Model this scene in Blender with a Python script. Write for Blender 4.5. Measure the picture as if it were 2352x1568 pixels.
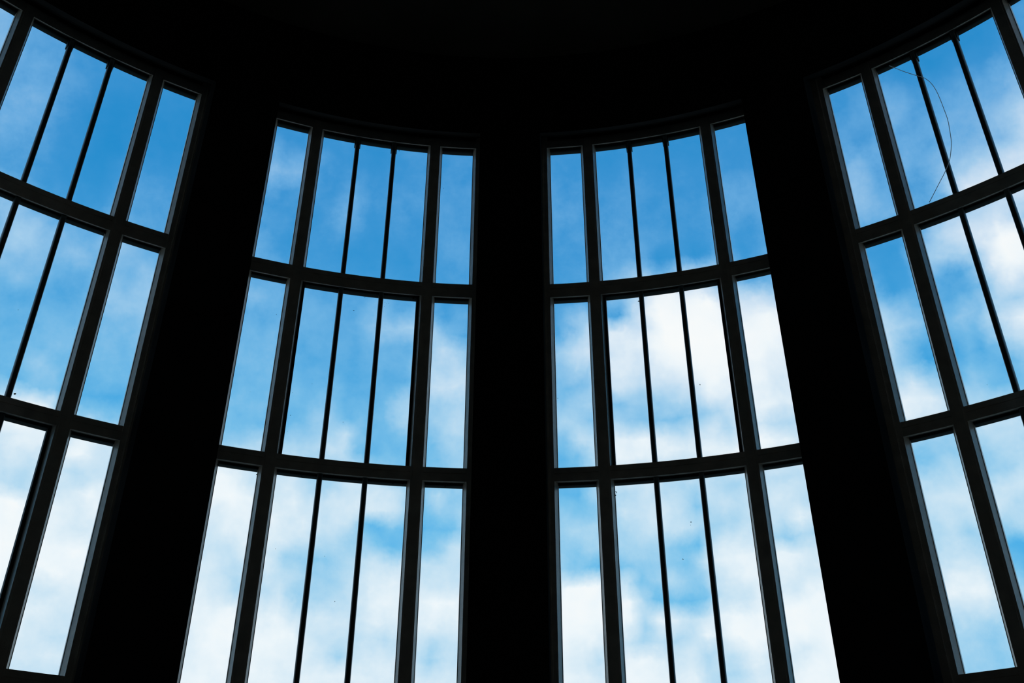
import bpy, bmesh, math
from mathutils import Matrix, Vector

sc = bpy.context.scene
for o in list(bpy.data.objects): bpy.data.objects.remove(o, do_unlink=True)
col = sc.collection
R_ = math.radians
S = 6.0          # radius of the glazing line of the drum, metres
EYE = 1.6        # camera height above the floor
def V(R, a, z):  # drum coordinates (radius, bearing in degrees, height in radii above eye) -> metres
    return (R * S * math.sin(R_(a)), R * S * math.cos(R_(a)), z * S + EYE)

# ------------------------------------------------------------------ camera
cd = bpy.data.cameras.new('camera'); cam = bpy.data.objects.new('camera', cd); col.objects.link(cam)
cr = Vector((0.9999954, 0.0023385, 0.0019123)); cu = Vector((-0.0003496, -0.5392037, 0.8421753)); cf = Vector((-0.0030006, 0.8421721, 0.5392004))
m = Matrix((cr, cu, -cf)).transposed().to_4x4(); m.translation = Vector((0.01611 * S, -0.26838 * S, EYE))
cam.matrix_world = m
cd.sensor_width = 36; cd.lens = 2320.58 / 2352 * 36; cd.clip_start = 0.05; cd.clip_end = 500
sc.camera = cam
vs = sc.view_settings
vs.view_transform = 'Standard'; vs.look = 'None'; vs.gamma = 1; vs.use_curve_mapping = False
vs.exposure = 0.0

# ------------------------------------------------------------------ sky
# cloud cover of the sky: rows = elevation 9 deg upward in 1 deg steps, 94 columns = bearing -40..40 deg, 0..100
GRID = [
    [56, 56, 56, 57, 61, 67, 73, 73, 72, 71, 70, 70, 70, 69, 69, 69, 69, 69, 69, 69, 69, 70, 74, 79, 83, 84, 84, 84, 84, 84, 83, 81, 79, 77, 76, 74, 73, 73, 72, 70, 68, 66, 65, 65, 65, 66, 71, 77, 81, 82, 82, 81, 80, 79, 77, 75, 72, 70, 68, 66, 66, 66, 68, 71, 74, 78, 81, 84, 84, 77, 62, 47, 41, 39, 39, 39, 39, 39, 39, 39, 39, 39, 39, 40, 40, 40, 41, 46, 51, 53, 54, 54, 54, 54],
    [56, 56, 57, 60, 69, 77, 79, 77, 75, 73, 72, 71, 70, 70, 70, 69, 69, 69, 69, 69, 69, 70, 74, 79, 82, 84, 84, 84, 84, 83, 82, 80, 78, 76, 75, 73, 72, 72, 71, 69, 67, 66, 65, 64, 64, 66, 71, 77, 81, 81, 81, 80, 79, 78, 76, 74, 71, 69, 67, 66, 66, 66, 68, 71, 74, 78, 82, 84, 84, 78, 63, 49, 43, 41, 40, 40, 40, 40, 40, 41, 41, 41, 41, 40, 40, 39, 38, 39, 45, 51, 53, 53, 53, 53],
    [56, 56, 59, 68, 80, 85, 84, 81, 78, 75, 73, 72, 71, 71, 70, 68, 67, 67, 67, 68, 69, 71, 74, 79, 83, 84, 85, 85, 85, 84, 83, 81, 79, 77, 75, 73, 73, 73, 72, 69, 67, 66, 65, 64, 64, 66, 70, 77, 80, 81, 81, 80, 78, 77, 76, 74, 71, 70, 69, 66, 65, 68, 71, 73, 78, 85, 87, 86, 84, 78, 64, 50, 44, 39, 37, 36, 37, 39, 42, 42, 42, 42, 41, 41, 39, 38, 36, 35, 37, 44, 51, 53, 53, 53],
    [56, 58, 65, 79, 88, 89, 87, 84, 81, 78, 76, 74, 72, 71, 68, 67, 66, 67, 67, 68, 68, 70, 74, 80, 84, 85, 85, 85, 85, 85, 85, 83, 81, 80, 79, 78, 78, 79, 79, 75, 68, 68, 68, 68, 66, 66, 71, 77, 81, 83, 84, 84, 82, 84, 87, 86, 81, 78, 75, 66, 61, 67, 73, 77, 85, 89, 89, 89, 88, 80, 66, 51, 39, 36, 35, 35, 35, 36, 39, 44, 44, 43, 42, 40, 38, 36, 33, 32, 32, 36, 45, 51, 53, 53],
    [56, 61, 74, 87, 91, 91, 90, 87, 84, 81, 78, 76, 74, 72, 69, 68, 66, 64, 64, 66, 68, 69, 74, 81, 83, 84, 86, 85, 86, 85, 85, 84, 81, 79, 78, 77, 78, 79, 79, 76, 67, 67, 67, 68, 68, 67, 71, 78, 83, 84, 84, 84, 81, 86, 90, 89, 85, 80, 77, 62, 62, 74, 80, 77, 84, 89, 90, 90, 89, 86, 68, 50, 39, 37, 36, 36, 37, 36, 38, 44, 45, 43, 41, 39, 36, 33, 31, 30, 29, 30, 38, 48, 52, 53],
    [57, 66, 81, 90, 92, 92, 91, 89, 87, 84, 81, 80, 80, 78, 73, 73, 74, 73, 77, 68, 66, 68, 75, 80, 81, 80, 80, 85, 88, 86, 85, 85, 81, 80, 81, 80, 82, 82, 80, 75, 76, 71, 72, 68, 66, 67, 72, 79, 84, 84, 85, 85, 74, 81, 89, 90, 87, 82, 81, 58, 58, 56, 76, 69, 80, 89, 90, 89, 89, 88, 71, 52, 44, 43, 42, 36, 31, 38, 43, 46, 44, 42, 39, 36, 34, 31, 30, 28, 28, 28, 32, 42, 51, 53],
    [59, 71, 85, 91, 92, 92, 91, 90, 89, 87, 86, 91, 93, 93, 82, 77, 81, 71, 57, 63, 65, 67, 75, 80, 81, 80, 79, 86, 87, 86, 86, 87, 84, 78, 66, 48, 66, 73, 77, 72, 71, 45, 64, 64, 66, 67, 72, 80, 85, 84, 84, 80, 63, 72, 85, 88, 78, 69, 73, 49, 60, 64, 83, 69, 80, 79, 88, 91, 89, 87, 72, 55, 49, 47, 44, 47, 41, 53, 53, 42, 36, 37, 37, 35, 32, 31, 29, 29, 28, 29, 31, 38, 48, 52],
    [61, 75, 86, 90, 91, 91, 90, 90, 89, 88, 91, 94, 95, 95, 89, 77, 79, 78, 71, 72, 70, 72, 76, 81, 84, 85, 86, 90, 90, 86, 88, 89, 86, 69, 64, 67, 64, 64, 56, 58, 64, 58, 68, 71, 72, 74, 73, 80, 87, 87, 88, 87, 80, 73, 60, 43, 51, 49, 61, 87, 80, 92, 92, 88, 92, 91, 88, 88, 88, 86, 72, 63, 62, 61, 60, 66, 69, 66, 48, 34, 31, 30, 34, 34, 32, 31, 31, 31, 31, 31, 32, 36, 46, 51],
    [63, 77, 84, 87, 87, 88, 88, 88, 87, 87, 91, 94, 95, 95, 91, 77, 66, 68, 74, 77, 75, 75, 77, 82, 84, 85, 85, 86, 88, 78, 78, 85, 71, 69, 74, 71, 72, 84, 76, 72, 80, 84, 84, 84, 82, 80, 73, 79, 88, 90, 92, 94, 90, 94, 84, 47, 80, 76, 66, 73, 82, 91, 90, 93, 92, 91, 89, 87, 86, 84, 72, 70, 75, 77, 83, 84, 85, 69, 43, 25, 22, 21, 27, 35, 34, 34, 34, 34, 34, 35, 36, 38, 45, 51],
    [65, 76, 80, 82, 83, 83, 83, 84, 84, 85, 90, 94, 95, 95, 92, 87, 90, 93, 84, 83, 82, 80, 77, 80, 81, 81, 81, 71, 56, 65, 61, 67, 44, 44, 60, 58, 70, 83, 86, 84, 85, 92, 90, 80, 79, 77, 69, 75, 85, 87, 91, 94, 90, 93, 93, 63, 23, 22, 17, 23, 59, 66, 66, 83, 80, 77, 85, 83, 82, 80, 70, 68, 71, 70, 70, 78, 75, 54, 21, 9, 13, 16, 23, 37, 38, 38, 38, 39, 39, 40, 41, 42, 46, 50],
    [66, 73, 76, 77, 77, 78, 79, 79, 80, 80, 87, 91, 93, 94, 95, 92, 90, 88, 91, 87, 83, 81, 77, 75, 73, 72, 73, 69, 56, 67, 70, 59, 53, 45, 47, 55, 65, 80, 83, 78, 75, 75, 67, 65, 68, 66, 62, 61, 65, 70, 94, 96, 97, 75, 70, 30, 48, 53, 35, 31, 56, 77, 84, 83, 82, 81, 75, 72, 74, 73, 67, 62, 60, 58, 59, 65, 56, 41, 11, 8, 23, 30, 35, 42, 43, 43, 43, 44, 44, 45, 46, 46, 48, 51],
    [66, 70, 72, 73, 73, 74, 74, 75, 75, 76, 82, 86, 87, 90, 94, 91, 84, 79, 73, 74, 77, 77, 76, 73, 70, 68, 65, 65, 69, 81, 69, 44, 42, 31, 38, 54, 62, 71, 65, 71, 63, 64, 64, 62, 62, 62, 55, 47, 45, 35, 31, 33, 25, 11, 29, 34, 40, 37, 25, 50, 74, 83, 86, 86, 86, 86, 77, 70, 65, 64, 63, 57, 54, 52, 49, 51, 42, 50, 43, 58, 56, 50, 51, 48, 47, 47, 48, 48, 48, 49, 49, 50, 50, 51],
    [64, 67, 69, 69, 70, 71, 71, 72, 72, 72, 73, 75, 82, 94, 98, 89, 85, 78, 77, 78, 77, 76, 76, 74, 74, 74, 74, 82, 82, 82, 81, 78, 65, 55, 62, 48, 43, 35, 15, 17, 25, 36, 59, 70, 60, 58, 50, 40, 38, 41, 37, 34, 50, 46, 46, 48, 42, 32, 24, 22, 64, 78, 78, 68, 55, 38, 52, 48, 57, 61, 61, 56, 54, 44, 48, 60, 60, 72, 68, 55, 49, 56, 57, 52, 50, 50, 51, 51, 51, 51, 51, 51, 51, 52],
    [61, 63, 65, 66, 67, 68, 68, 69, 69, 68, 65, 65, 64, 58, 51, 65, 70, 80, 89, 80, 77, 76, 75, 77, 81, 81, 79, 87, 87, 84, 86, 73, 79, 63, 66, 59, 23, 16, 23, 13, 13, 18, 24, 45, 48, 47, 44, 38, 37, 41, 41, 47, 49, 51, 52, 55, 66, 60, 62, 60, 51, 52, 55, 59, 63, 65, 84, 72, 66, 66, 62, 58, 60, 58, 65, 70, 71, 66, 62, 65, 63, 58, 57, 54, 52, 52, 52, 52, 52, 51, 51, 51, 50, 50],
    [55, 57, 59, 61, 62, 64, 65, 65, 66, 66, 66, 63, 56, 66, 57, 63, 66, 57, 69, 72, 72, 72, 72, 81, 87, 88, 90, 93, 87, 77, 77, 81, 69, 61, 69, 72, 70, 71, 62, 40, 28, 45, 42, 59, 45, 40, 39, 32, 29, 33, 28, 25, 34, 54, 69, 65, 71, 74, 59, 32, 63, 66, 57, 63, 64, 74, 66, 57, 60, 60, 59, 56, 55, 56, 62, 54, 60, 51, 41, 43, 54, 54, 54, 53, 51, 51, 51, 50, 50, 49, 49, 48, 48, 48],
    [47, 49, 51, 54, 56, 57, 59, 60, 61, 67, 73, 74, 72, 83, 84, 79, 84, 89, 74, 69, 71, 70, 67, 79, 83, 84, 87, 84, 65, 69, 70, 65, 54, 46, 51, 67, 64, 64, 61, 50, 37, 61, 34, 38, 39, 37, 37, 26, 22, 24, 16, 12, 42, 50, 53, 59, 68, 58, 57, 47, 64, 56, 54, 57, 56, 59, 59, 56, 57, 57, 58, 47, 38, 36, 27, 30, 42, 38, 44, 53, 55, 54, 55, 53, 49, 48, 47, 47, 46, 46, 46, 47, 47, 49],
    [39, 41, 43, 45, 48, 49, 51, 53, 53, 52, 64, 76, 88, 88, 83, 71, 71, 80, 71, 64, 66, 65, 58, 58, 57, 57, 63, 67, 62, 63, 62, 57, 46, 41, 50, 65, 50, 44, 32, 33, 27, 26, 39, 37, 37, 38, 37, 26, 21, 22, 22, 23, 45, 59, 71, 68, 69, 65, 63, 69, 70, 60, 71, 73, 74, 73, 71, 68, 63, 61, 60, 50, 40, 41, 44, 38, 41, 51, 57, 62, 60, 57, 54, 48, 43, 44, 44, 44, 45, 46, 47, 49, 51, 52],
    [33, 35, 36, 38, 40, 42, 44, 45, 39, 34, 38, 51, 76, 83, 80, 33, 36, 35, 28, 29, 31, 37, 45, 38, 35, 32, 35, 41, 52, 47, 54, 55, 57, 61, 58, 26, 16, 28, 23, 26, 24, 31, 41, 40, 43, 43, 40, 27, 24, 20, 19, 27, 48, 65, 88, 84, 79, 79, 81, 78, 82, 81, 82, 88, 92, 86, 79, 61, 61, 61, 62, 64, 71, 73, 74, 67, 66, 60, 50, 52, 48, 38, 31, 29, 33, 40, 43, 45, 47, 49, 51, 53, 55, 57],
    [31, 31, 32, 33, 34, 36, 37, 37, 30, 26, 25, 24, 18, 24, 30, 10, 13, 12, 10, 12, 15, 18, 35, 32, 30, 28, 26, 22, 19, 22, 25, 40, 40, 44, 63, 33, 22, 21, 23, 29, 27, 40, 52, 49, 50, 50, 44, 35, 34, 27, 28, 60, 66, 69, 82, 80, 86, 79, 68, 58, 71, 74, 52, 65, 71, 53, 56, 58, 62, 64, 64, 68, 77, 80, 85, 79, 75, 55, 44, 39, 21, 22, 30, 31, 34, 39, 45, 48, 51, 53, 56, 58, 60, 61],
    [32, 32, 31, 31, 32, 32, 33, 32, 25, 22, 21, 21, 30, 40, 34, 21, 15, 28, 27, 19, 18, 18, 30, 31, 28, 28, 27, 23, 26, 24, 18, 23, 37, 39, 21, 26, 21, 22, 45, 57, 40, 50, 63, 56, 55, 54, 47, 41, 42, 46, 50, 48, 37, 41, 48, 42, 35, 32, 29, 31, 40, 52, 62, 66, 84, 84, 80, 79, 74, 74, 66, 60, 63, 61, 62, 78, 53, 37, 20, 34, 27, 16, 35, 47, 53, 54, 51, 53, 55, 58, 60, 61, 63, 64],
    [34, 34, 33, 32, 32, 32, 31, 29, 23, 21, 20, 20, 23, 20, 27, 29, 26, 22, 21, 25, 25, 25, 29, 30, 26, 24, 23, 21, 22, 23, 23, 21, 22, 29, 25, 23, 17, 18, 42, 54, 49, 49, 52, 51, 55, 56, 48, 39, 36, 36, 31, 40, 47, 34, 29, 41, 40, 46, 57, 62, 61, 80, 78, 76, 81, 80, 76, 76, 77, 76, 66, 54, 53, 51, 52, 37, 3, 14, 9, 19, 9, 23, 57, 69, 70, 69, 61, 57, 59, 61, 63, 64, 65, 66],
    [36, 36, 35, 35, 34, 33, 32, 27, 23, 21, 20, 20, 23, 25, 26, 27, 26, 24, 24, 27, 28, 29, 29, 28, 25, 24, 25, 25, 25, 22, 19, 18, 19, 20, 17, 18, 17, 13, 15, 38, 60, 66, 72, 67, 63, 61, 51, 38, 34, 30, 26, 27, 30, 50, 68, 65, 59, 69, 76, 80, 84, 89, 92, 90, 86, 87, 80, 77, 79, 78, 64, 53, 52, 55, 55, 27, 16, 16, 17, 25, 24, 47, 75, 84, 73, 69, 65, 61, 62, 64, 65, 66, 67, 68],
    [37, 37, 37, 36, 36, 35, 34, 31, 28, 23, 17, 17, 22, 23, 22, 27, 31, 29, 32, 34, 35, 35, 31, 28, 25, 24, 25, 25, 25, 22, 17, 17, 17, 17, 16, 18, 19, 19, 21, 36, 52, 57, 62, 58, 56, 56, 50, 41, 39, 29, 32, 56, 44, 62, 80, 75, 73, 82, 89, 92, 93, 96, 96, 94, 92, 92, 88, 84, 84, 82, 63, 53, 53, 55, 58, 50, 41, 21, 26, 40, 33, 55, 54, 50, 56, 61, 62, 63, 65, 66, 67, 68, 69, 69],
    [38, 38, 38, 37, 37, 38, 39, 38, 36, 32, 34, 25, 18, 18, 19, 29, 39, 41, 41, 40, 38, 37, 32, 26, 23, 22, 22, 21, 22, 21, 18, 18, 18, 16, 15, 21, 19, 21, 20, 27, 51, 63, 52, 33, 39, 42, 42, 40, 40, 38, 49, 64, 69, 73, 74, 80, 82, 88, 95, 98, 98, 98, 97, 95, 92, 93, 93, 89, 85, 80, 60, 46, 44, 44, 49, 39, 25, 12, 17, 18, 16, 36, 62, 74, 69, 70, 73, 70, 67, 68, 69, 69, 69, 69],
    [37, 38, 38, 38, 37, 37, 40, 42, 49, 41, 33, 34, 29, 19, 19, 28, 35, 30, 35, 39, 37, 36, 31, 26, 25, 24, 20, 19, 20, 20, 20, 20, 19, 16, 17, 29, 40, 45, 48, 49, 51, 34, 20, 6, 21, 27, 32, 30, 28, 20, 17, 47, 66, 57, 81, 83, 74, 79, 99, 99, 99, 98, 94, 87, 81, 85, 92, 83, 73, 71, 61, 39, 36, 32, 23, 5, 8, 18, 23, 14, 18, 45, 84, 94, 89, 86, 82, 74, 68, 69, 69, 69, 69, 69],
    [36, 37, 37, 37, 36, 35, 36, 32, 37, 51, 51, 40, 36, 39, 32, 27, 29, 30, 42, 38, 32, 31, 28, 26, 26, 28, 33, 31, 21, 19, 20, 20, 19, 15, 14, 25, 30, 18, 21, 34, 26, 12, 18, 20, 19, 21, 29, 20, 18, 18, 15, 26, 39, 21, 15, 14, 63, 83, 98, 95, 94, 96, 98, 83, 71, 72, 65, 47, 52, 57, 55, 35, 22, 15, 10, 5, 8, 26, 46, 55, 58, 62, 78, 96, 91, 73, 66, 62, 63, 68, 69, 68, 68, 68],
    [34, 35, 35, 36, 35, 35, 35, 34, 36, 44, 45, 32, 32, 26, 25, 29, 35, 30, 23, 26, 26, 25, 25, 24, 24, 22, 19, 20, 19, 19, 16, 15, 15, 14, 14, 16, 17, 11, 13, 19, 14, 8, 9, 12, 14, 22, 27, 16, 13, 12, 9, 0, 0, 21, 30, 36, 61, 80, 86, 89, 82, 82, 52, 34, 29, 17, 23, 33, 40, 44, 45, 27, 11, 9, 8, 5, 8, 22, 40, 55, 70, 73, 70, 78, 60, 49, 57, 62, 63, 66, 67, 67, 67, 66],
    [31, 32, 32, 32, 28, 28, 30, 32, 33, 33, 23, 17, 22, 17, 19, 22, 22, 18, 16, 20, 22, 22, 22, 20, 19, 20, 20, 17, 14, 14, 12, 11, 10, 8, 6, 7, 10, 10, 10, 10, 11, 11, 11, 11, 12, 18, 25, 17, 12, 11, 11, 10, 13, 23, 29, 37, 45, 44, 29, 41, 54, 42, 38, 42, 28, 17, 19, 25, 29, 33, 37, 24, 13, 12, 13, 11, 11, 16, 15, 40, 54, 50, 56, 58, 64, 68, 67, 68, 69, 68, 65, 65, 64, 64],
    [27, 28, 28, 25, 16, 14, 13, 13, 14, 11, 7, 11, 11, 6, 8, 12, 13, 11, 11, 13, 14, 18, 20, 18, 18, 18, 18, 12, 7, 9, 9, 8, 8, 6, 4, 5, 8, 8, 8, 10, 12, 13, 12, 12, 13, 16, 22, 19, 13, 11, 10, 10, 11, 19, 22, 20, 22, 16, 4, 7, 12, 2, 5, 16, 15, 9, 11, 15, 19, 30, 34, 30, 29, 28, 28, 25, 23, 24, 24, 20, 32, 63, 79, 77, 79, 80, 77, 74, 74, 71, 64, 61, 61, 61],
    [26, 26, 25, 22, 18, 17, 16, 15, 14, 10, 7, 7, 3, 2, 5, 14, 16, 14, 12, 13, 13, 15, 18, 17, 16, 15, 13, 13, 11, 10, 10, 11, 14, 12, 6, 6, 9, 10, 11, 12, 14, 15, 15, 14, 15, 16, 18, 17, 14, 13, 13, 12, 13, 17, 20, 20, 19, 15, 12, 12, 10, 7, 8, 10, 14, 14, 14, 16, 18, 25, 32, 34, 35, 35, 37, 29, 24, 26, 22, 18, 30, 48, 50, 58, 63, 67, 71, 69, 68, 65, 61, 58, 57, 57],
    [26, 26, 25, 25, 24, 24, 24, 24, 20, 12, 8, 7, 2, 1, 5, 13, 16, 14, 11, 12, 12, 13, 17, 17, 14, 12, 11, 10, 10, 11, 10, 13, 25, 23, 11, 9, 12, 13, 13, 13, 15, 15, 15, 15, 15, 15, 16, 17, 16, 16, 16, 16, 16, 17, 19, 19, 18, 14, 13, 12, 10, 9, 9, 14, 19, 20, 20, 20, 20, 23, 33, 38, 38, 36, 38, 32, 22, 27, 28, 25, 27, 30, 28, 34, 38, 37, 49, 64, 61, 58, 58, 55, 53, 52],
    [27, 27, 28, 28, 28, 28, 28, 28, 23, 14, 10, 8, 3, 0, 1, 7, 11, 8, 8, 9, 9, 11, 19, 25, 24, 23, 18, 9, 11, 15, 13, 15, 24, 27, 17, 13, 14, 15, 15, 14, 15, 15, 15, 15, 15, 15, 15, 17, 18, 18, 19, 20, 19, 16, 13, 13, 13, 12, 12, 12, 11, 10, 10, 13, 19, 21, 21, 19, 19, 20, 32, 38, 38, 35, 35, 35, 27, 29, 30, 26, 21, 22, 23, 26, 32, 36, 48, 60, 58, 56, 56, 53, 48, 47],
    [29, 30, 30, 30, 30, 29, 30, 29, 25, 16, 12, 9, 4, 2, 2, 3, 5, 4, 4, 4, 5, 8, 22, 29, 30, 35, 40, 30, 29, 28, 17, 11, 13, 14, 10, 10, 12, 12, 12, 13, 14, 15, 15, 15, 15, 15, 14, 15, 15, 15, 15, 14, 15, 14, 12, 12, 12, 12, 12, 12, 11, 10, 10, 11, 11, 10, 10, 12, 12, 15, 25, 32, 31, 27, 21, 15, 16, 23, 28, 26, 21, 22, 23, 23, 24, 24, 29, 40, 47, 51, 51, 45, 40, 40],
    [30, 30, 30, 30, 30, 29, 27, 26, 22, 17, 15, 12, 6, 3, 3, 3, 3, 3, 3, 4, 4, 7, 19, 23, 23, 23, 20, 14, 20, 24, 16, 10, 9, 7, 6, 7, 9, 10, 10, 11, 12, 13, 13, 13, 13, 13, 13, 13, 12, 12, 12, 12, 12, 11, 11, 11, 10, 9, 8, 8, 8, 8, 8, 8, 9, 9, 9, 9, 10, 12, 18, 15, 13, 13, 15, 18, 19, 22, 28, 26, 20, 20, 18, 16, 18, 21, 22, 26, 29, 26, 19, 18, 20, 27],
    [30, 30, 30, 30, 30, 27, 24, 23, 19, 14, 12, 11, 8, 7, 6, 6, 6, 6, 5, 5, 6, 7, 15, 14, 13, 13, 13, 10, 12, 13, 11, 10, 9, 6, 5, 6, 8, 10, 10, 10, 12, 12, 12, 12, 12, 12, 12, 11, 10, 10, 10, 10, 10, 10, 10, 10, 9, 8, 7, 7, 7, 7, 7, 7, 8, 8, 8, 8, 8, 9, 13, 11, 11, 10, 9, 12, 15, 16, 17, 14, 11, 12, 10, 9, 10, 8, 7, 10, 14, 15, 15, 15, 15, 17],
    [30, 30, 30, 30, 29, 26, 21, 19, 16, 10, 8, 8, 8, 8, 8, 7, 6, 6, 6, 6, 6, 7, 14, 13, 11, 10, 10, 10, 10, 10, 10, 10, 9, 6, 5, 6, 8, 10, 10, 11, 12, 12, 12, 12, 12, 12, 12, 11, 10, 10, 10, 10, 10, 10, 10, 10, 9, 8, 7, 7, 7, 7, 7, 7, 8, 8, 8, 8, 8, 9, 12, 11, 10, 10, 10, 10, 11, 10, 8, 6, 6, 6, 5, 5, 5, 4, 4, 6, 11, 13, 14, 13, 13, 14],
    [30, 30, 30, 30, 30, 27, 22, 20, 15, 10, 8, 8, 8, 8, 8, 8, 7, 6, 6, 6, 6, 8, 14, 15, 13, 11, 11, 10, 11, 11, 10, 10, 9, 7, 6, 6, 8, 10, 10, 11, 12, 12, 12, 12, 12, 12, 12, 11, 10, 10, 10, 10, 10, 10, 10, 10, 9, 8, 7, 7, 7, 7, 7, 7, 8, 8, 8, 8, 8, 10, 12, 12, 11, 10, 10, 10, 10, 8, 6, 5, 5, 5, 5, 5, 4, 3, 3, 5, 9, 10, 10, 11, 11, 11],
    [30, 30, 30, 30, 30, 28, 24, 20, 16, 11, 9, 9, 8, 8, 8, 8, 7, 6, 6, 6, 8, 11, 13, 15, 16, 15, 14, 14, 14, 14, 13, 12, 10, 9, 8, 8, 9, 9, 10, 10, 11, 12, 12, 12, 12, 12, 11, 11, 11, 10, 10, 10, 10, 10, 10, 10, 9, 8, 8, 8, 7, 7, 7, 8, 8, 8, 8, 8, 9, 10, 11, 12, 12, 11, 10, 10, 10, 8, 6, 5, 5, 5, 5, 5, 4, 3, 4, 6, 9, 10, 10, 10, 10, 10],
    [29, 29, 29, 29, 29, 27, 24, 21, 19, 16, 13, 12, 11, 9, 8, 8, 7, 7, 7, 7, 8, 10, 12, 14, 15, 15, 15, 15, 14, 14, 13, 12, 11, 10, 9, 9, 9, 9, 10, 10, 10, 11, 11, 11, 11, 11, 11, 11, 11, 11, 10, 10, 10, 10, 10, 9, 9, 8, 8, 8, 8, 8, 8, 8, 8, 8, 8, 9, 9, 10, 11, 11, 11, 11, 11, 11, 11, 10, 9, 8, 7, 8, 8, 7, 6, 5, 5, 7, 9, 10, 10, 10, 10, 11],
    [29, 28, 28, 27, 26, 25, 23, 22, 19, 17, 15, 13, 11, 10, 9, 8, 7, 7, 7, 7, 8, 9, 11, 12, 13, 14, 14, 14, 13, 13, 12, 11, 10, 9, 9, 9, 9, 9, 9, 10, 10, 11, 11, 11, 11, 11, 11, 11, 11, 10, 10, 10, 10, 10, 9, 9, 9, 8, 8, 8, 8, 8, 8, 8, 8, 8, 8, 9, 9, 10, 10, 11, 11, 11, 11, 10, 10, 10, 9, 9, 8, 8, 8, 8, 8, 8, 8, 8, 9, 9, 10, 10, 10, 10],
    [29, 29, 28, 27, 26, 25, 24, 22, 20, 17, 15, 13, 11, 10, 9, 8, 8, 7, 7, 7, 8, 9, 10, 11, 12, 13, 13, 13, 12, 12, 11, 10, 10, 9, 9, 9, 9, 9, 9, 10, 10, 11, 11, 11, 11, 11, 11, 11, 11, 10, 10, 10, 10, 10, 9, 9, 9, 8, 8, 8, 8, 8, 8, 8, 8, 8, 8, 8, 9, 10, 10, 10, 10, 10, 10, 10, 9, 9, 8, 8, 7, 7, 7, 7, 7, 7, 8, 8, 8, 9, 9, 9, 10, 10],
    [29, 29, 28, 27, 27, 25, 24, 22, 20, 18, 15, 13, 11, 10, 9, 8, 8, 7, 7, 7, 7, 8, 9, 11, 11, 12, 12, 12, 12, 11, 10, 10, 9, 9, 9, 9, 9, 9, 9, 10, 10, 11, 11, 11, 11, 11, 11, 11, 11, 10, 10, 10, 10, 10, 9, 9, 9, 8, 8, 8, 8, 8, 8, 8, 8, 8, 8, 9, 9, 10, 10, 10, 10, 10, 10, 9, 9, 8, 8, 7, 7, 6, 6, 6, 6, 7, 7, 8, 8, 8, 9, 9, 9, 10],
    [29, 29, 28, 28, 27, 26, 24, 22, 20, 18, 16, 13, 12, 10, 9, 8, 8, 8, 7, 7, 8, 8, 9, 10, 11, 11, 12, 11, 11, 11, 10, 10, 9, 9, 9, 9, 9, 9, 10, 10, 11, 11, 12, 12, 12, 12, 12, 12, 11, 11, 11, 11, 10, 10, 10, 9, 9, 9, 8, 8, 8, 8, 8, 8, 8, 8, 9, 9, 9, 10, 10, 10, 10, 10, 9, 9, 8, 8, 7, 7, 6, 6, 6, 6, 6, 7, 7, 7, 8, 8, 9, 9, 9, 10],
    [29, 29, 28, 28, 27, 26, 25, 23, 21, 18, 16, 14, 12, 11, 10, 9, 9, 9, 9, 9, 9, 10, 11, 12, 13, 13, 13, 13, 12, 12, 12, 11, 11, 11, 10, 11, 11, 11, 12, 12, 13, 14, 15, 15, 16, 17, 17, 17, 16, 15, 14, 14, 13, 13, 13, 12, 12, 11, 11, 11, 10, 10, 10, 10, 11, 11, 11, 12, 12, 12, 12, 11, 11, 10, 10, 9, 8, 8, 7, 7, 6, 6, 6, 6, 6, 7, 7, 7, 8, 8, 9, 9, 9, 10],
    [30, 30, 29, 28, 28, 27, 26, 24, 22, 20, 18, 16, 15, 14, 13, 13, 14, 14, 15, 17, 18, 20, 22, 23, 24, 23, 23, 22, 22, 21, 21, 20, 20, 20, 20, 21, 21, 22, 23, 24, 25, 26, 28, 29, 31, 32, 32, 32, 31, 30, 29, 28, 27, 26, 25, 25, 24, 24, 23, 23, 22, 22, 22, 22, 23, 23, 24, 24, 24, 23, 21, 19, 17, 15, 13, 12, 11, 10, 9, 8, 8, 7, 7, 7, 7, 7, 8, 8, 9, 9, 9, 10, 10, 11],
    [34, 33, 33, 32, 31, 31, 30, 29, 29, 28, 27, 27, 27, 27, 28, 29, 30, 32, 33, 35, 37, 38, 39, 40, 40, 40, 40, 39, 39, 39, 39, 39, 39, 39, 39, 39, 40, 40, 40, 41, 42, 42, 43, 44, 44, 44, 45, 45, 45, 44, 44, 44, 43, 43, 43, 43, 43, 42, 42, 42, 42, 42, 42, 42, 42, 42, 43, 43, 42, 42, 40, 38, 35, 33, 30, 27, 25, 23, 20, 19, 17, 15, 14, 13, 13, 12, 12, 12, 13, 13, 14, 15, 16, 17],
    [43, 42, 42, 41, 41, 41, 41, 41, 41, 41, 41, 41, 42, 42, 42, 43, 43, 43, 44, 44, 44, 44, 45, 45, 45, 45, 45, 45, 45, 45, 45, 45, 45, 45, 45, 45, 46, 46, 46, 46, 46, 46, 47, 47, 47, 47, 47, 47, 47, 47, 47, 47, 47, 47, 48, 48, 48, 48, 48, 48, 48, 48, 48, 48, 48, 48, 48, 48, 48, 48, 47, 47, 47, 46, 45, 44, 43, 42, 41, 40, 38, 37, 35, 34, 32, 31, 30, 29, 29, 30, 31, 32, 34, 36],
]
E0, DE, A0, A1 = 9.0, 1.0, -40.0, 40.0
COVER = [[c / 100 for c in r] for r in GRID]
world = bpy.data.worlds.new('sky'); sc.world = world; world.use_nodes = True
nt = world.node_tree; N = nt.nodes; N.clear(); L = nt.links.new
def node(t, **k):
    n = N.new(t)
    for a, b in k.items(): setattr(n, a, b)
    return n
def sock(s, v):
    if hasattr(v, 'is_output') or isinstance(v, bpy.types.NodeSocket): L(v, s)
    else: s.default_value = v
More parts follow.
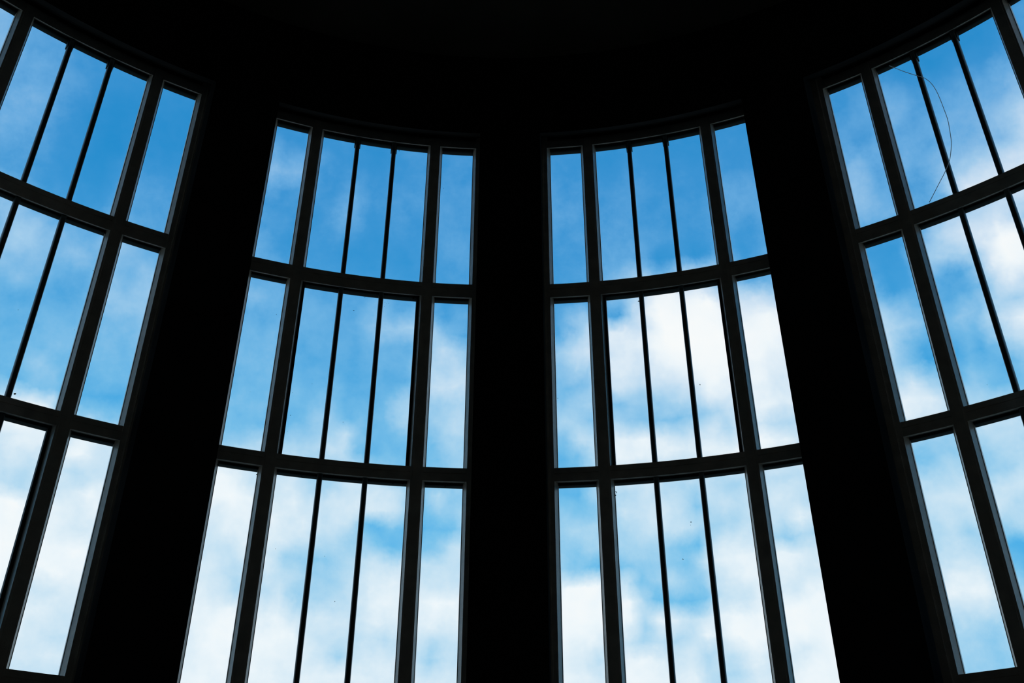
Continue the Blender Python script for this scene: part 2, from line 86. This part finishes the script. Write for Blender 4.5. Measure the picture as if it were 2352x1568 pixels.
def M(op, a, b=0.0, c=0.0, clamp=False):
    n = node('ShaderNodeMath', operation=op, use_clamp=clamp)
    sock(n.inputs[0], a); sock(n.inputs[1], b); sock(n.inputs[2], c); return n.outputs[0]
def VM(op, a, b=(0, 0, 0)):
    n = node('ShaderNodeVectorMath', operation=op); sock(n.inputs[0], a); sock(n.inputs[1], b)
    return n.outputs['Value'] if op in ('LENGTH', 'DOT_PRODUCT') else n.outputs[0]
def noise(vec, scale, detail, rough=0.55):
    n = node('ShaderNodeTexNoise'); sock(n.inputs['Vector'], vec)
    n.inputs['Scale'].default_value = scale; n.inputs['Detail'].default_value = detail; n.inputs['Roughness'].default_value = rough
    return n
def step01(x, a, b):
    n = node('ShaderNodeMapRange', interpolation_type='SMOOTHSTEP'); sock(n.inputs[0], x)
    n.inputs[1].default_value = a; n.inputs[2].default_value = b; return n.outputs[0]
def mixf(f, a, b):
    n = node('ShaderNodeMix'); n.data_type = 'FLOAT'; sock(n.inputs[0], f); sock(n.inputs[2], a); sock(n.inputs[3], b); return n.outputs[0]
def mixc(f, a, b):
    n = node('ShaderNodeMix'); n.data_type = 'RGBA'; sock(n.inputs[0], f); sock(n.inputs[6], a); sock(n.inputs[7], b); return n.outputs[2]
def ramp(fac, stops):
    n = node('ShaderNodeValToRGB'); e = n.color_ramp.elements
    while len(e) > 1: e.remove(e[-1])
    e[0].position = stops[0][0]; e[0].color = stops[0][1]
    for p, c in stops[1:]:
        x = e.new(p); x.color = c
    L(fac, n.inputs[0]); return n.outputs[0]
dirv = node('ShaderNodeTexCoord').outputs['Generated']
warp = VM('SUBTRACT', noise(dirv, 22.0, 6.0, 0.65).outputs['Color'], (0.5, 0.5, 0.5))
ws = node('ShaderNodeVectorMath', operation='SCALE'); L(warp, ws.inputs[0]); ws.inputs['Scale'].default_value = 0.028
wd = VM('NORMALIZE', VM('ADD', dirv, ws.outputs[0]))
sp = node('ShaderNodeSeparateXYZ'); L(wd, sp.inputs[0])
az = M('MULTIPLY', M('ARCTAN2', sp.outputs[0], sp.outputs[1]), 180 / math.pi)
el = M('MULTIPLY', M('ARCSINE', sp.outputs[2]), 180 / math.pi)
u = M('DIVIDE', M('SUBTRACT', az, A0), A1 - A0)           # 0..1 over 94 columns
eidx = M('DIVIDE', M('SUBTRACT', el, E0), DE)
us = [M('MULTIPLY', M('SUBTRACT', u, 31 * i / 93), 3.0, clamp=True) for i in range(3)]   # columns 0-31, 31-62, 62-93
acc = None
nr = len(COVER)
for k in range(0, nr, 3):
    rr = [COVER[min(k + j, nr - 1)] for j in range(3)]
    cst = lambda i: (rr[0][i], rr[1][i], rr[2][i], 1)
    rp = [ramp(us[h], [(i / 31, cst(31 * h + i)) for i in range(32)]) for h in range(3)]
    both = tuple(x + y for x, y in zip(cst(31)[:3], cst(62)[:3]))
    s = VM('SUBTRACT', VM('ADD', VM('ADD', rp[0], rp[1]), rp[2]), both)
    q = node('ShaderNodeSeparateXYZ'); L(s, q.inputs[0])
    for j in range(3):
        if k + j >= nr: break
        acc = q.outputs[j] if acc is None else mixf(M('SUBTRACT', eidx, float(k + j - 1), clamp=True), acc, q.outputs[j])
# outside the mapped part the same kind of broken cloud goes on
sd = node('ShaderNodeSeparateXYZ'); L(dirv, sd.inputs[0])
eld = M('MULTIPLY', M('ARCSINE', sd.outputs[2]), 180 / math.pi)
azd = M('MULTIPLY', M('ARCTAN2', sd.outputs[0], sd.outputs[1]), 180 / math.pi)
gen = step01(noise(dirv, 3.2, 7.0, 0.55).outputs[0], 0.40, 0.66)
out = M('MAXIMUM', step01(M('ABSOLUTE', azd), 38.0, 46.0), M('MAXIMUM', step01(eld, 52.0, 60.0), step01(M('MULTIPLY', eld, -1.0), -10.0, -5.0)))
cover = mixf(out, acc, gen)
fine = noise(dirv, 24.0, 8.0, 0.66).outputs[0]
amp = M('MULTIPLY_ADD', M('MULTIPLY', cover, M('SUBTRACT', 1.0, cover)), 1.7, 0.10)
cover = M('MULTIPLY_ADD', M('SUBTRACT', fine, 0.5), amp, cover)
def sr(r, g, b):
    f = lambda c: (c / 255 / 12.92) if c / 255 <= 0.04045 else ((c / 255 + 0.055) / 1.055) ** 2.4
    return (f(r), f(g), f(b), 1)
hi = ramp(cover, [(0.0, sr(38, 142, 208)), (0.1, sr(62, 150, 214)), (0.25, sr(104, 172, 226)), (0.5, sr(160, 203, 238)), (0.75, sr(212, 229, 247)), (0.9, sr(245, 250, 254)), (1.0, sr(254, 255, 255))])
lo = ramp(cover, [(0.0, sr(66, 172, 232)), (0.1, sr(88, 181, 235)), (0.25, sr(124, 197, 238)), (0.5, sr(174, 217, 243)), (0.75, sr(216, 236, 249)), (0.9, sr(242, 250, 255)), (1.0, sr(254, 255, 255))])
skyc = mixc(step01(eld, 20.0, 42.0), lo, hi)
skyc = mixc(step01(M('MULTIPLY', eld, -1.0), -0.5, 0.5), skyc, (0.10, 0.085, 0.07, 1))
bg = node('ShaderNodeBackground'); L(skyc, bg.inputs[0]); bg.inputs[1].default_value = 1.0
wo = node('ShaderNodeOutputWorld'); L(bg.outputs[0], wo.inputs[0])

# ------------------------------------------------------------------ materials
def mat(name, base, rough=0.6, spec=0.5, var=0.15, scale=3.0, bump=0.0, bscale=60.0):
    mt = bpy.data.materials.new(name); mt.use_nodes = True
    t = mt.node_tree; b = t.nodes['Principled BSDF']
    tc = t.nodes.new('ShaderNodeTexCoord'); nz = t.nodes.new('ShaderNodeTexNoise'); nz.inputs['Scale'].default_value = scale; nz.inputs['Detail'].default_value = 5
    t.links.new(tc.outputs['Object'], nz.inputs['Vector'])
    cr_ = t.nodes.new('ShaderNodeValToRGB'); e = cr_.color_ramp.elements
    e[0].position = 0.35; e[1].position = 0.7
    e[0].color = (*[c * (1 - var) for c in base], 1); e[1].color = (*[c * (1 + var) for c in base], 1)
    t.links.new(nz.outputs[0], cr_.inputs[0]); t.links.new(cr_.outputs[0], b.inputs['Base Color'])
    b.inputs['Roughness'].default_value = rough; b.inputs['Specular IOR Level'].default_value = spec
    if bump:
        n2 = t.nodes.new('ShaderNodeTexNoise'); n2.inputs['Scale'].default_value = bscale; n2.inputs['Detail'].default_value = 4
        t.links.new(tc.outputs['Object'], n2.inputs['Vector'])
        bp = t.nodes.new('ShaderNodeBump'); bp.inputs['Strength'].default_value = bump; bp.inputs['Distance'].default_value = 0.01
        t.links.new(n2.outputs[0], bp.inputs['Height']); t.links.new(bp.outputs[0], b.inputs['Normal'])
    return mt
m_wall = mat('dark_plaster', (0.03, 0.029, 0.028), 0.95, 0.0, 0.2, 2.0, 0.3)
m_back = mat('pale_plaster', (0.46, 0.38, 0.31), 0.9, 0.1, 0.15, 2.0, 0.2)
m_ceil = mat('ceiling_plaster', (0.19, 0.165, 0.13), 0.9, 0.1, 0.15, 1.5, 0.2)
m_floor = mat('pale_stone_floor', (0.52, 0.43, 0.34), 0.7, 0.3, 0.3, 1.2, 0.2)  # unseen floor, coloured pale to bounce light up to the frames
m_frame = mat('painted_frame', (0.86, 0.76, 0.66), 0.38, 0.6, 0.12, 9.0, 0.25, 90.0)
m_bar = mat('dark_glazing_bar', (0.10, 0.125, 0.13), 0.5, 0.5, 0.2, 9.0)
m_stop = mat('shaded_dark_trim', (0.02, 0.03, 0.03), 0.7, 0.3, 0.2)  # near-black trim; paints in the shade on inward faces of the glazing stops
m_dirt = mat('dirt', (0.02, 0.017, 0.013), 0.95, 0.1, 0.4, 40.0)
m_thread = mat('pale_thread', (0.75, 0.72, 0.70), 0.6, 0.4, 0.1, 30.0)
t = m_thread.node_tree; pb = t.nodes['Principled BSDF']; tl = t.nodes.new('ShaderNodeBsdfTranslucent'); tl.inputs[0].default_value = (0.9, 0.88, 0.86, 1)
mx = t.nodes.new('ShaderNodeMixShader'); mx.inputs[0].default_value = 0.75
t.links.new(pb.outputs[0], mx.inputs[1]); t.links.new(tl.outputs[0], mx.inputs[2]); t.links.new(mx.outputs[0], t.nodes['Material Output'].inputs[0])
m_ground = mat('outside_ground', (0.30, 0.25, 0.19), 0.95, 0.1, 0.4, 0.3)
m_glass = bpy.data.materials.new('window_glass'); m_glass.use_nodes = True
t = m_glass.node_tree; t.nodes.clear()
tr = t.nodes.new('ShaderNodeBsdfTransparent'); tr.inputs[0].default_value = (0.985, 0.992, 0.992, 1)
gl = t.nodes.new('ShaderNodeBsdfGlossy'); gl.inputs['Roughness'].default_value = 0.02
fr = t.nodes.new('ShaderNodeFresnel'); fr.inputs[0].default_value = 1.2
mx = t.nodes.new('ShaderNodeMixShader'); mo = t.nodes.new('ShaderNodeOutputMaterial')
t.links.new(fr.outputs[0], mx.inputs[0]); t.links.new(tr.outputs[0], mx.inputs[1]); t.links.new(gl.outputs[0], mx.inputs[2]); t.links.new(mx.outputs[0], mo.inputs[0])

# ------------------------------------------------------------------ mesh helpers
def build(name, bm, m_, parent=None):
    bmesh.ops.recalc_face_normals(bm, faces=bm.faces)
    me = bpy.data.meshes.new(name); bm.to_mesh(me); bm.free(); me.materials.append(m_)
    o = bpy.data.objects.new(name, me); col.objects.link(o)
    if parent: o.parent = parent; o.matrix_parent_inverse = parent.matrix_world.inverted()
    return o
def sweep(bm, prof, a0, a1, step=1.0, flare=None):
    """closed (R, z) profile carried round the drum from bearing a0 to a1"""
    n = max(1, int(math.ceil((a1 - a0) / step))); rings = []
    for i in range(n + 1):
        a = a0 + (a1 - a0) * i / n
        rings.append([bm.verts.new(V(r, a, z)) for r, z in prof])
    k = len(prof)
    for p, q in zip(rings, rings[1:]):
        for i in range(k): bm.faces.new((p[i], p[(i + 1) % k], q[(i + 1) % k], q[i]))
    bm.faces.new(rings[0]); bm.faces.new(rings[-1][::-1])
def ring(bm, prof, n=120):
    rings = [[bm.verts.new(V(r, 360 * i / n, z)) for r, z in prof] for i in range(n)]; k = len(prof)
    for j in range(n):
        p, q = rings[j], rings[(j + 1) % n]
        for i in range(k): bm.faces.new((p[i], p[(i + 1) % k], q[(i + 1) % k], q[i]))
def post(bm, sec, z0, z1):
    """closed (R, bearing) section stood up from z0 to z1"""
    lo_ = [bm.verts.new(V(r, a, z0)) for r, a in sec]; hi_ = [bm.verts.new(V(r, a, z1)) for r, a in sec]; k = len(sec)
    for i in range(k): bm.faces.new((lo_[i], lo_[(i + 1) % k], hi_[(i + 1) % k], hi_[i]))
    bm.faces.new(lo_[::-1]); bm.faces.new(hi_)
def pier_section(a0, a1, ri=0.9, rp=0.965, ro=1.02, pocket=0.5):
    n = max(2, int((a1 - a0) / 1.5)); s = [(ri, a0 + (a1 - a0) * i / n) for i in range(n + 1)]
    s += [(rp, a1), (rp, a1 - pocket)]
    s += [(ro, a1 - pocket - (a1 - a0 - 2 * pocket) * i / n) for i in range(n + 1)]
    s += [(rp, a0 + pocket), (rp, a0)]
    return s
def tag(o, label, cat=None, kind=None, group=None):
    o['label'] = label
    if cat: o['category'] = cat
    if kind: o['kind'] = kind
    if group: o['group'] = group
    return o

# ------------------------------------------------------------------ measures of the windows (all in radii of the glazing line)
WIN = {1: (-38.614, -10.1, 10.1), 2: (-12.488, -9.95, 10.0), 3: (13.647, -10.12, 9.88), 4: (39.906, -10.42, 10.1)}
T = [1.19039, 0.88405, 0.57684]      # top of the glass, row by row
B = [0.91626, 0.60421, 0.29139]      # bottom of the glass, row by row
CI, MO, JA, TB = 4.949, 6.385, 9.312, 1.731
MC = (CI + MO) / 2
RF = 0.987                            # front face of the frames
D = 1.268
SILL, POCK, CEIL = 0.245, 1.215, 1.312

# ------------------------------------------------------------------ the drum
piers = []
ks = [1, 2, 3, 4]
for i, k in enumerate(ks[:-1]):
    piers.append((WIN[k][0] + WIN[k][2], WIN[k + 1][0] + WIN[k + 1][1]))
aL = WIN[1][0] + WIN[1][1]; aR = WIN[4][0] + WIN[4][2]
bm = bmesh.new()
for a0, a1 in piers: post(bm, pier_section(a0, a1), SILL, POCK)
post(bm, pier_section(-90, aL), SILL, POCK); post(bm, pier_section(aR, 90), SILL, POCK)
for k in ks:
    c, l, r = WIN[k]
    sweep(bm, [(0.9, 1.138), (0.962, 1.191), (0.965, 1.191), (0.965, POCK), (0.9, POCK)], c + l, c + r)
zf = -EYE / S
sweep(bm, [(0.9, zf), (0.9, SILL), (1.02, SILL), (1.02, zf)], -90, 90)
sweep(bm, [(0.9, POCK), (0.9, CEIL), (1.02, CEIL), (1.02, POCK)], -90, 90)
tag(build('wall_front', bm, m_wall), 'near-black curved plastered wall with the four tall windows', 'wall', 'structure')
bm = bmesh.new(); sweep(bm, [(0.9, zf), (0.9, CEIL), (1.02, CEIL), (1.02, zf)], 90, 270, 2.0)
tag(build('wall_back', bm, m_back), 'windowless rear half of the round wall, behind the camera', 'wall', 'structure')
def disc(name, R, z0, z1, m_, lab, cat):
    bm = bmesh.new(); n = 120
    a = [bm.verts.new(V(R, 360 * i / n, z0)) for i in range(n)]; b = [bm.verts.new(V(R, 360 * i / n, z1)) for i in range(n)]
    for i in range(n): bm.faces.new((a[i], a[(i + 1) % n], b[(i + 1) % n], b[i]))
    bm.faces.new(a); bm.faces.new(b)
    return tag(build(name, bm, m_), lab, cat, 'structure')
disc('ceiling', 1.03, CEIL, CEIL + 0.03, m_ceil, 'dim flat round ceiling above the window heads', 'ceiling')
disc('floor', 1.02, zf - 0.03, zf, m_floor, 'pale stone floor of the round room', 'floor')
disc('ground', 20.0, zf - 0.06, zf - 0.04, m_ground, 'bare ground outside around the building', 'ground')

# ------------------------------------------------------------------ windows
LAB = {1: 'tall five-light window at far left, cut off by the left edge, bottom rail in view',
       2: 'tall window left of the middle pillar, mostly blue sky in its upper half',
       3: 'tall window right of the middle pillar with a bright white cloud in its middle row',
       4: 'tall five-light window at far right with a loose thread hanging before its top row'}
def eye(z, R):   # height at radius R that lines up with height z on the glazing line from eye level
    return z - (1.0 - R) * z / D
for k in ks:
    c = WIN[k][0]
    root = bpy.data.objects.new('window_%d' % k, None); col.objects.link(root)
    root.location = V(1.0, c, SILL); root.rotation_euler = (0, 0, -R_(c))
    tag(root, LAB[k], 'window', 'structure')
    bpy.context.view_layer.update()
    casement = {2: [1], 3: [1], 1: [2], 4: []}[k]
    # jambs
    for s in (-1, 1):
        bm = bmesh.new()
        eo = abs(WIN[k][1 if s < 0 else 2]) + 0.53
        sec = [(RF, c + s * 9.62), (0.9995, c + s * 9.36), (1.0, c + s * 9.355), (1.0, c + s * JA), (1.008, c + s * JA), (1.016, c + s * (JA + .05)), (1.016, c + s * eo),
               (0.985, c + s * eo), (0.985, c + s * 10.05), (0.9862, c + s * 10.02), (0.9862, c + s * 9.99), (RF - .0005, c + s * 9.96)]
        post(bm, sec if s > 0 else sec[::-1], SILL, 1.2145)
        build('jamb', bm, m_frame, root)
    # mullions
    for s in (-1, 1):
        q = c + s * MC
        bm = bmesh.new()
        sec = [(RF, -.47), (RF, -.33), (0.9855, -.31), (0.9855, .31), (RF, .33), (RF, .47), (0.9995, .67), (1.0, .675), (1.0, .718), (1.008, .718), (1.008, -.718), (1.0, -.718), (1.0, -.675), (0.9995, -.67)]
        post(bm, [(r, q + a) for r, a in sec], SILL + .013, 1.2035)
        build('mullion', bm, m_frame, root)
    # head rail, two transoms, sill rail
    t1 = T[0]
    bm = bmesh.new()
    sweep(bm, [(RF, 1.2027), (RF, 1.1877), (0.9995, t1 + .0064), (1.0, t1 + .0063), (1.012, t1 + .0063), (1.012, 1.2145), (0.996, 1.2145), (0.996, 1.2027)], c - 10.5, c + 10.5)
    build('head_rail', bm, m_frame, root)
    for t_ in T:
        if T.index(t_) == 0: h_ = .0062
        else: h_ = .0038
        for a0, a1 in ((-JA, -MO), (-CI, CI), (MO, JA)):
            bm = bmesh.new()
            sweep(bm, [(0.9996, t_), (1.008, t_ - .0005), (1.008, t_ + h_), (0.9996, t_ + h_)], c + a0 - .02, c + a1 + .02)
            build('glazing_stop', bm, m_stop, root)  # frame lip coloured dark for the shade on its room side
    for j in (0, 1):
        b_, t_ = B[j], T[j + 1]
        zt = eye(b_, RF); zb = eye(t_ + .0068, RF)
        bm = bmesh.new()
        sweep(bm, [(RF + .0010, zt), (RF + .0010, zt - .0078), (RF + .0022, zt - .0081), (RF + .0022, zt - .0089), (RF + .0004, zt - .0092), (RF + .0004, zb),
                   (0.9995, t_ + .0040), (1.0, t_ + .0039), (1.008, t_ + .0039), (1.008, b_ - .003), (1.0, b_ - .0035)], c - 9.65, c + 9.65)
        build('transom', bm, m_frame, root)
    zt = eye(B[2], RF)
    bm = bmesh.new()
    sweep(bm, [(RF + .0010, zt), (RF + .0010, zt - .008), (RF + .0022, zt - .0083), (RF + .0022, zt - .0091), (RF + .0004, zt - .0095), (RF + .0004, SILL + .0125), (1.010, SILL + .0125), (1.010, B[2] - .004), (1.0, B[2] - .003)], c - 9.65, c + 9.65)
    build('sill_rail', bm, m_frame, root)
    bm = bmesh.new()
    sweep(bm, [(0.93, SILL + .0005), (0.93, SILL + .006), (RF, SILL + .0125), (1.012, SILL + .0125), (1.012, SILL + .0005)], c - 9.8, c + 9.8)
    build('window_sill', bm, m_wall, root)
    # openable casement frames set outside the fixed frame
    for j in casement:
        bm = bmesh.new(); t_, b_ = T[j], B[j]; zb = b_ - .006
        for s in (-1, 1):
            sec = [(0.998, c + s * 4.79), (1.009, c + s * 4.77), (1.009, c + s * 5.12), (0.998, c + s * 5.08)]
            post(bm, sec if s > 0 else sec[::-1], zb, t_ + .006)
        sweep(bm, [(0.9985, t_ - .0002), (1.009, t_), (1.009, t_ + .006), (0.9985, t_ + .0058)], c - 4.9, c + 4.9)
        sweep(bm, [(0.9985, zb), (1.009, zb), (1.009, b_ - .002), (0.9985, b_ - .0015)], c - 4.9, c + 4.9)
        o = build('casement_frame', bm, m_stop, root); o['label'] = 'dark frame of the openable middle light'
    # thin glazing bars
    for j in range(3):
        for s in (-1, 1):
            q = c + s * TB; t_, b_ = T[j], B[j]
            bm = bmesh.new()
            post(bm, [(0.9955, q - .17), (0.9945, q - .13), (0.9945, q + .13), (0.9955, q + .17), (0.9975, q + .205), (1.0045, q + .21), (1.0045, q - .21), (0.9975, q - .205)], b_ - .0075, t_ + .0062)
            bar = build('glazing_bar', bm, m_bar, root)
            if j == 0:
                bm = bmesh.new()
                for w0, w1 in ((.25, .30),):
                    lo_ = [bm.verts.new(V(r, q + a, t_ - .0125)) for r, a in ((0.997, -w0), (0.997, w0), (1.0065, w0 + .03), (1.0065, -w0 - .03))]
                    hi_ = [bm.verts.new(V(r, q + a, t_ + .001)) for r, a in ((0.997, -w1), (0.997, w1), (1.0065, w1), (1.0065, -w1))]
                    for i in range(4): bm.faces.new((lo_[i], lo_[(i + 1) % 4], hi_[(i + 1) % 4], hi_[i]))
                    bm.faces.new(lo_[::-1]); bm.faces.new(hi_)
                br = build('bracket', bm, m_stop, bar)
    # panes, five to a row
    for j in range(3):
        for a0, a1 in ((-JA - .05, -MO + .05), (-CI - .05, -TB - .05), (-TB + .05, TB - .05), (TB + .05, CI + .05), (MO - .05, JA + .05)):
            z0, z1 = B[j] - .004, T[j] + .002
            bm = bmesh.new()
            vs_ = [bm.verts.new(V(r, c + a, z)) for z in (z0, z1) for r, a in ((1.0012, a0), (1.0012, a1), (1.0024, a1), (1.0024, a0))]
            for i in range(4): bm.faces.new((vs_[i], vs_[(i + 1) % 4], vs_[4 + (i + 1) % 4], vs_[4 + i]))
            bm.faces.new(vs_[:4][::-1]); bm.faces.new(vs_[4:])
            build('pane', bm, m_glass, root)

# ------------------------------------------------------------------ the loose thread, and the dirt on the glass
THREAD = [(36.227, 1.1733), (36.999, 1.1555), (37.668, 1.1415), (38.232, 1.1303), (38.674, 1.1201), (39.031, 1.1038), (39.246, 1.0810), (39.361, 1.0444), (39.385, 1.0246), (39.304, 1.0062), (39.148, 0.9848), (38.725, 0.9601), (38.149, 0.9433), (37.356, 0.9267), (36.302, 0.9043)]
pts = [Vector(V(0.982 + 0.003 * math.sin(i * 0.45), a, z)) for i, (a, z) in enumerate(THREAD)]
def tube(bm, pts, rad, n=6):
    rings = []
    for i, p in enumerate(pts):
        d = (pts[min(i + 1, len(pts) - 1)] - pts[max(i - 1, 0)]).normalized()
        x = d.orthogonal().normalized() if i == 0 else (px - d * px.dot(d)).normalized()
        px = x; y = d.cross(x)
        rings.append([bm.verts.new(p + rad * (math.cos(2 * math.pi * k / n) * x + math.sin(2 * math.pi * k / n) * y)) for k in range(n)])
    for a, b in zip(rings, rings[1:]):
        for k in range(n): bm.faces.new((a[k], a[(k + 1) % n], b[(k + 1) % n], b[k]))
    bm.faces.new(rings[0][::-1]); bm.faces.new(rings[-1])
def smooth(p, m=4):
    o = []
    for i in range(len(p) - 1):
        a, b, c_, d = p[max(i - 1, 0)], p[i], p[i + 1], p[min(i + 2, len(p) - 1)]
        for k in range(m):
            t_ = k / m
            o.append(0.5 * ((2 * b) + (c_ - a) * t_ + (2 * a - 5 * b + 4 * c_ - d) * t_ ** 2 + (3 * b - a - 3 * c_ + d) * t_ ** 3))
    return o + [p[-1]]
bm = bmesh.new(); tube(bm, smooth(pts), 0.0028)
tag(build('thread', bm, m_thread), 'thin pale loose thread curving down before the top row of the far right window', 'thread')
SPECKS = [(-10.250, 1.1806, 4.0), (-5.835, 1.1076, 2.0), (-12.961, 0.8502, 3.0), (-36.494, 0.6103, 5.0), (8.708, 0.5590, 5.0), (14.226, 0.5128, 3.0), (14.173, 0.5089, 2.0), (13.383, 0.4637, 3.0), (-10.392, 0.8714, 1.5), (-10.234, 0.8693, 1.5), (-10.051, 0.8705, 1.5), (-10.401, 0.8642, 2.0), (-9.958, 0.8659, 1.3), (-10.178, 0.8742, 1.3), (-12.141, 0.8768, 2.5), (-12.150, 0.4093, 2.0), (-13.200, 0.4673, 1.8), (-16.792, 0.4711, 1.8), (-37.930, 0.7242, 1.8), (-33.754, 0.8178, 1.8), (-33.896, 0.7209, 1.8), (16.031, 0.7152, 3.0), (38.829, 0.8785, 1.8), (-15.668, 0.7172, 2.0), (-17.104, 0.6990, 1.6), (-17.034, 0.6634, 1.6), (-17.098, 0.6383, 1.6), (4.441, 0.7134, 1.8), (14.980, 0.8767, 2.0), (-20.351, 0.6900, 1.6), (-19.269, 0.8222, 2.2), (-12.886, 0.6626, 1.8), (36.479, 0.6239, 1.6)]
DEBRIS = [(-34.055, 0.8833, 3.0), (-33.883, 0.8831, 3.0), (-33.679, 0.8831, 4.0), (-15.596, 0.5752, 3.0), (-8.617, 0.5757, 3.0), (-30.044, 0.5764, 3.0), (-29.931, 0.5765, 2.5), (11.756, 0.8740, 4.0), (11.667, 0.8702, 4.0), (8.767, 0.5629, 3.0), (-21.819, 0.5750, 3.0), (-7.949, 0.8835, 4.0), (-7.755, 0.8822, 3.0), (-4.515, 0.5755, 2.5), (-7.869, 0.5758, 3.0), (-10.352, 0.5739, 2.0), (5.817, 1.1897, 3.0), (-18.900, 0.5684, 3.0)]
import random
rnd = random.Random(4)
def blob(bm, p, r, flat):
    g = bmesh.ops.create_icosphere(bm, subdivisions=1, radius=r)
    q = Matrix.Rotation(rnd.uniform(0, 3), 3, 'Z') @ Matrix.Diagonal((rnd.uniform(.7, 1.5), rnd.uniform(.5, 1) * flat, rnd.uniform(.6, 1.1)))
    for v in g['verts']: v.co = q @ v.co * rnd.uniform(.85, 1.15) + p
bm = bmesh.new()
for a, z, s in SPECKS: blob(bm, Vector(V(0.9998, a, z)), s * 0.0018, 0.5)
tag(build('glass_specks', bm, m_dirt), 'tiny dark specks of dirt stuck to the window panes', 'dirt', 'stuff')
bm = bmesh.new()
for a, z, s in DEBRIS:
    for n in range(3): blob(bm, Vector(V(0.9985 + rnd.uniform(-.0005, .0005), a + rnd.uniform(-.05, .05), z + rnd.uniform(-.001, .001))), s * 0.0014, 0.8)
tag(build('rail_debris', bm, m_dirt), 'dark crumbs of dirt and cobweb clinging under the window rails', 'dirt', 'stuff')
